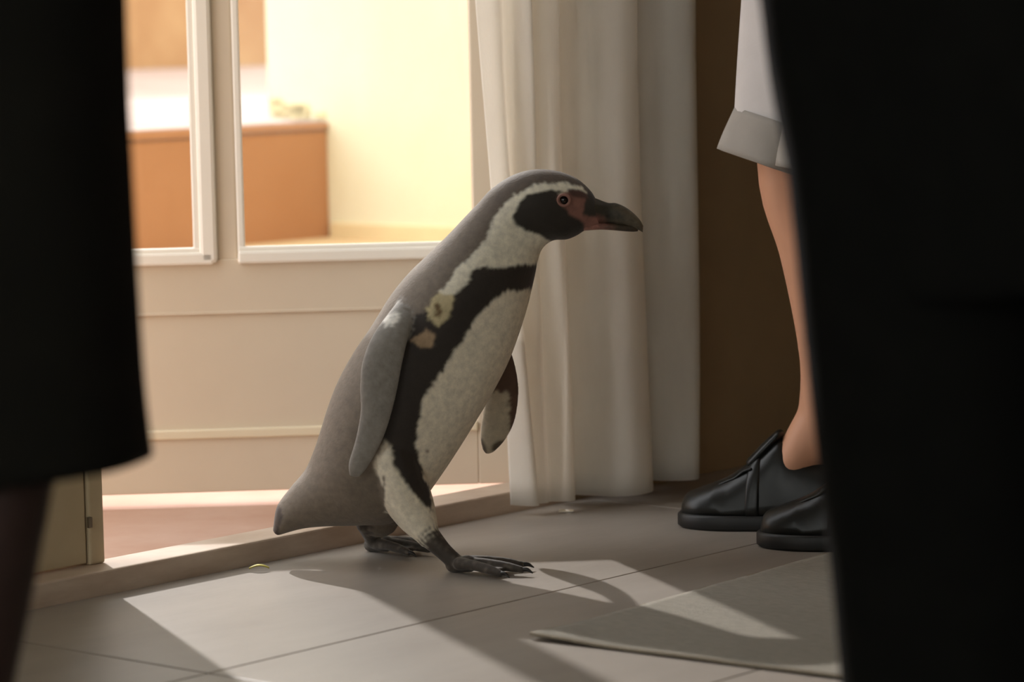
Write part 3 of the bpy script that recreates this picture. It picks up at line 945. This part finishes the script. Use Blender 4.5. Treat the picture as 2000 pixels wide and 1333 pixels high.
def shoe(root, toe, ang, L=0.285, strap=True):
    """slip-on leather shoe; toe point on the floor, ang = direction from toe to heel"""
    k = L / 0.285
    d = vec(cos(ang), sin(ang), 0); s = vec(-sin(ang), cos(ang), 0); t0 = vec(toe[0], toe[1], 0)
    def ring(x, w, h, z0, n=24, ex=2.6):
        out = []
        for q in np.linspace(0, 2 * pi, n, endpoint=False):
            cq, sq = cos(q), sin(q)
            yy = w * np.sign(cq) * abs(cq) ** (2 / ex)
            zz_ = z0 + (h - z0) * (max(0, sq)) ** (1.35 if h > 0.075 else 0.9)
            out.append(t0 + d * x * k + s * yy * k + vec(0, 0, zz_ * k))
        return out
    st = [(0.004, 0.012, 0.036), (0.012, 0.030, 0.050), (0.035, 0.044, 0.060), (0.070, 0.049, 0.074), (0.098, 0.047, 0.092), (0.122, 0.044, 0.110),
          (0.145, 0.041, 0.132), (0.160, 0.040, 0.134), (0.180, 0.039, 0.116), (0.215, 0.038, 0.102), (0.250, 0.037, 0.100), (0.274, 0.030, 0.098), (0.283, 0.014, 0.088)]
    A = cr(st, 40)
    sh = empty('shoe', (0, 0, 0)); sh.parent = root; sh.location = -Vector(root.location)
    MB().loft([ring(a, b, c, 0.022) for a, b, c in A]).build('upper', M['leather'], sh, True)
    # moc seam across the vamp
    sm = MB()
    pts = []
    for q in np.linspace(-1, 1, 21):
        a = 0.030 + 0.085 * abs(q) ** 1.5
        i = np.argmin(abs(A[:, 0] - a)); w, h = A[i, 1], A[i, 2]
        pts.append(t0 + d * a * k + s * w * 0.62 * np.sign(q) * abs(q) ** 0.6 * k + vec(0, 0, (0.022 + (h - 0.022) * 0.86) * k))
    tube(sm, pts, [0.0024] * 21, 6, 40, ref=(0, 0, 1))
    sm.build('vamp_seam', M['leather'], sh, True)
    # strap over the instep
    sp_ = MB()
    rr = []
    for a in (0.108, 0.112, 0.126, 0.130):
        i = np.argmin(abs(A[:, 0] - a))
        e = 1.035 if a in (0.112, 0.126) else 0.99
        r_ = ring(a, A[i, 1] * e, (A[i, 2] - 0.022) * e + 0.022, 0.022)
        rr.append(r_)
    sp_.loft(rr)
    sp_.build('strap', M['leather'], sh, True)
    tg = MB()
    tube(tg, [t0 + d * 0.112 * k + vec(0, 0, 0.098 * k), t0 + d * 0.134 * k + vec(0, 0, 0.121 * k), t0 + d * 0.153 * k + vec(0, 0, 0.141 * k)], [0.022, 0.022, 0.016], 14, 12, [0.009, 0.009, 0.007], ref=tuple(vec(0, 0, 1) - d * 0.6))
    tg.build('tongue', M['leather'], sh, True)
    # sole and heel
    so = MB()
    outl = []
    for a, w in ((-0.004, 0.0), (0.0, 0.018), (0.012, 0.035), (0.04, 0.049), (0.075, 0.053), (0.12, 0.047), (0.17, 0.041), (0.22, 0.042), (0.26, 0.039), (0.28, 0.026), (0.289, 0.0)):
        outl.append((a, w))
    o2 = cr(outl, 30)
    loop = [(a, max(w, 0)) for a, w in o2] + [(a, -max(w, 0)) for a, w in reversed(o2[1:-1])]
    def lp(z, sc=1.0): return [t0 + d * (0.142 + (a - 0.142) * sc) * k + s * w * sc * k + vec(0, 0, z * k) for a, w in loop]
    so.loft([lp(0.0, 0.96), lp(0.004), lp(0.019), lp(0.023, 0.97)])
    so.build('sole', M['sole'], sh, True)
    return sh

# --- person in white shorts and black shoes beside the curtain
A1 = at(1598, 868, 4.53); A2 = vec(0.565, 4.33, 0.135)
KN1 = at(1548, 345, 4.52); KN2 = vec(0.495, 4.36, 0.50)
hipc = vec(0.452, 4.44, 0.90)
boy = empty('person', (0.45, 4.44, 0.0))
tag(boy, 'person in white shorts and black leather shoes standing beside the curtain', 'person')
FA = radians(172)
hands = vec(0.475, 4.44, 1.12) + vec(cos(FA), sin(FA), 0) * 0.22
F, R, Z, shb, kb = human_body(boy, hipc, FA, {1: A1, -1: A2}, {1: KN1, -1: KN2}, 1.70, M['skin'], hands, feet=False)
def shorts_leg(top, bot, r0, r1, nm):
    ax = (bot - top); ax /= np.linalg.norm(ax)
    o = cloth_tube(nm, boy, M['shorts'], [top, top * 0.5 + bot * 0.5, bot], [r0, (r0 + r1) / 2, r1], n=40, seg=20, folds=0.02, nf=5)
    ax = ax * 0.85 + vec(-0.24, 0, -0.10)
    c = cloth_tube('cuff', None, M['cuff'], [bot - ax * 0.004, bot + ax * 0.03, bot + ax * 0.062], [r1 * 1.03, r1 * 1.06, r1 * 1.10], n=40, seg=8, folds=0.035, nf=6, thick=0.006)
    c.parent = o
    return o
tA, bA = at(1576, -40, 4.52), at(1547, 252, 4.52)
shorts_leg(tA, bA, 0.092, 0.085, 'shorts_leg')
tB, bB = vec(0.452, 4.358, tA[2]), vec(0.484, 4.358, bA[2])
shorts_leg(tB, bB, 0.094, 0.088, 'shorts_leg')
cloth_tube('shorts_seat', boy, M['shorts'], [hipc + vec(0, 0, 0.14), hipc + vec(0, 0, 0.03), (tA + tB) / 2 - vec(0, 0, 0.01)], [0.145, 0.168, 0.166], [0.11, 0.135, 0.108], ref=tuple(F), n=40, seg=16)
top_garment('shirt', boy, mat('pale_shirt', srgb(196, 198, 204), 0.85, var=0.04), hipc, shb, F, R, Z, kb, hands, 0.06)
shoe(boy, (0.249, 4.585), radians(-17), 0.285)
shoe(boy, (0.352, 4.392), radians(-17), 0.285)

# --- person in long black coat (dark figure standing between camera and rug)
rp = empty('person', (0.44, 2.50, 0.0))
tag(rp, 'person in all-black coat and long trousers standing over the rug', 'person')
FB = radians(250)
hp = vec(0.398, 2.50, 0.90)
hands = hp + vec(cos(FB), sin(FB), 0) * 0.24 + vec(0, 0, 0.20)
anR, anL = vec(0.375, 2.50, 0.09), vec(0.60, 2.46, 0.09)
knR, knL = vec(0.344, 2.50, 0.48), vec(0.53, 2.48, 0.48)
F, R, Z, shp, kp = human_body(rp, hp, FB, {1: anR, -1: anL}, {1: knR, -1: knL}, 1.72, M['skin'], hands)
tr = MB()
for s, kn, an in ((1, knR, anR), (-1, knL, anL)):
    hip = hp + R * s * 0.085
    tube(tr, [hip + vec(0, 0, 0.08), hip - vec(0, 0, 0.10), hip * 0.4 + kn * 0.6, kn, kn * 0.5 + an * 0.5, an - vec(0, 0, 0.05)],
         [0.10, 0.112, 0.108, 0.104, 0.100, 0.098], 28, 40, ref=F, round_caps=True)
o = remesh(tr, 'trousers', 0.008, M['black'], rp, 3); o.location = -Vector(rp.location)
co_ = cloth_tube('coat_skirt', rp, M['black'], [hp + vec(0.0, 0, 0.14), hp + vec(0.01, 0, -0.02), hp + vec(0.02, 0, -0.16), hp + vec(0.045, 0, -0.36)],
                 [0.185, 0.198, 0.205, 0.190], [0.14, 0.15, 0.155, 0.15], ref=tuple(F), folds=0.02, nf=6, thick=0.005)
top_garment('coat', rp, M['black'], hp, shp, F, R, Z, kp, hands, 0.0)
shoe(rp, (anR[0] + cos(FB) * 0.19, anR[1] + sin(FB) * 0.19), FB + pi, 0.29)
shoe(rp, (anL[0] + cos(FB) * 0.19, anL[1] + sin(FB) * 0.19), FB + pi, 0.29)

# --- person in black skirt on the other side
lp_ = empty('person', (-0.52, 2.48, 0.0))
tag(lp_, 'person in knee-length black skirt and dark stockings standing before the door', 'person')
FC = radians(80)
hp = vec(-0.535, 2.48, 0.88)
hands = hp + vec(cos(FC), sin(FC), 0) * 0.24 + vec(0, 0, 0.20)
anR, anL = vec(-0.455, 2.42, 0.08), vec(-0.66, 2.50, 0.08)
knR, knL = vec(-0.405, 2.40, 0.46), vec(-0.62, 2.49, 0.46)
F, R, Z, shp, kp = human_body(lp_, hp, FC, {1: anR, -1: anL}, {1: knR, -1: knL}, 1.65, M['skin_dark'], hands)
def hemf(q):
    return 0.03 * max(0, -cos(q - 0.9))
cloth_tube('skirt', lp_, M['black2'], [hp + vec(0, 0, 0.12), hp + vec(0, 0, 0.0), hp + vec(0.0, 0, -0.2), hp + vec(0.005, 0, -0.40), hp + vec(0.01, 0, -0.485)],
           [0.19, 0.230, 0.235, 0.234, 0.233], [0.11, 0.145, 0.160, 0.172, 0.178], ref=tuple(F), folds=0.025, nf=5, thick=0.005, hemfun=None)
top_garment('jacket', lp_, M['black2'], hp, shp, F, R, Z, kp, hands, 0.02)
shoe(lp_, (anR[0] + cos(FC) * 0.18, anR[1] + sin(FC) * 0.18), FC + pi, 0.26)
shoe(lp_, (anL[0] + cos(FC) * 0.18, anL[1] + sin(FC) * 0.18), FC + pi, 0.26)
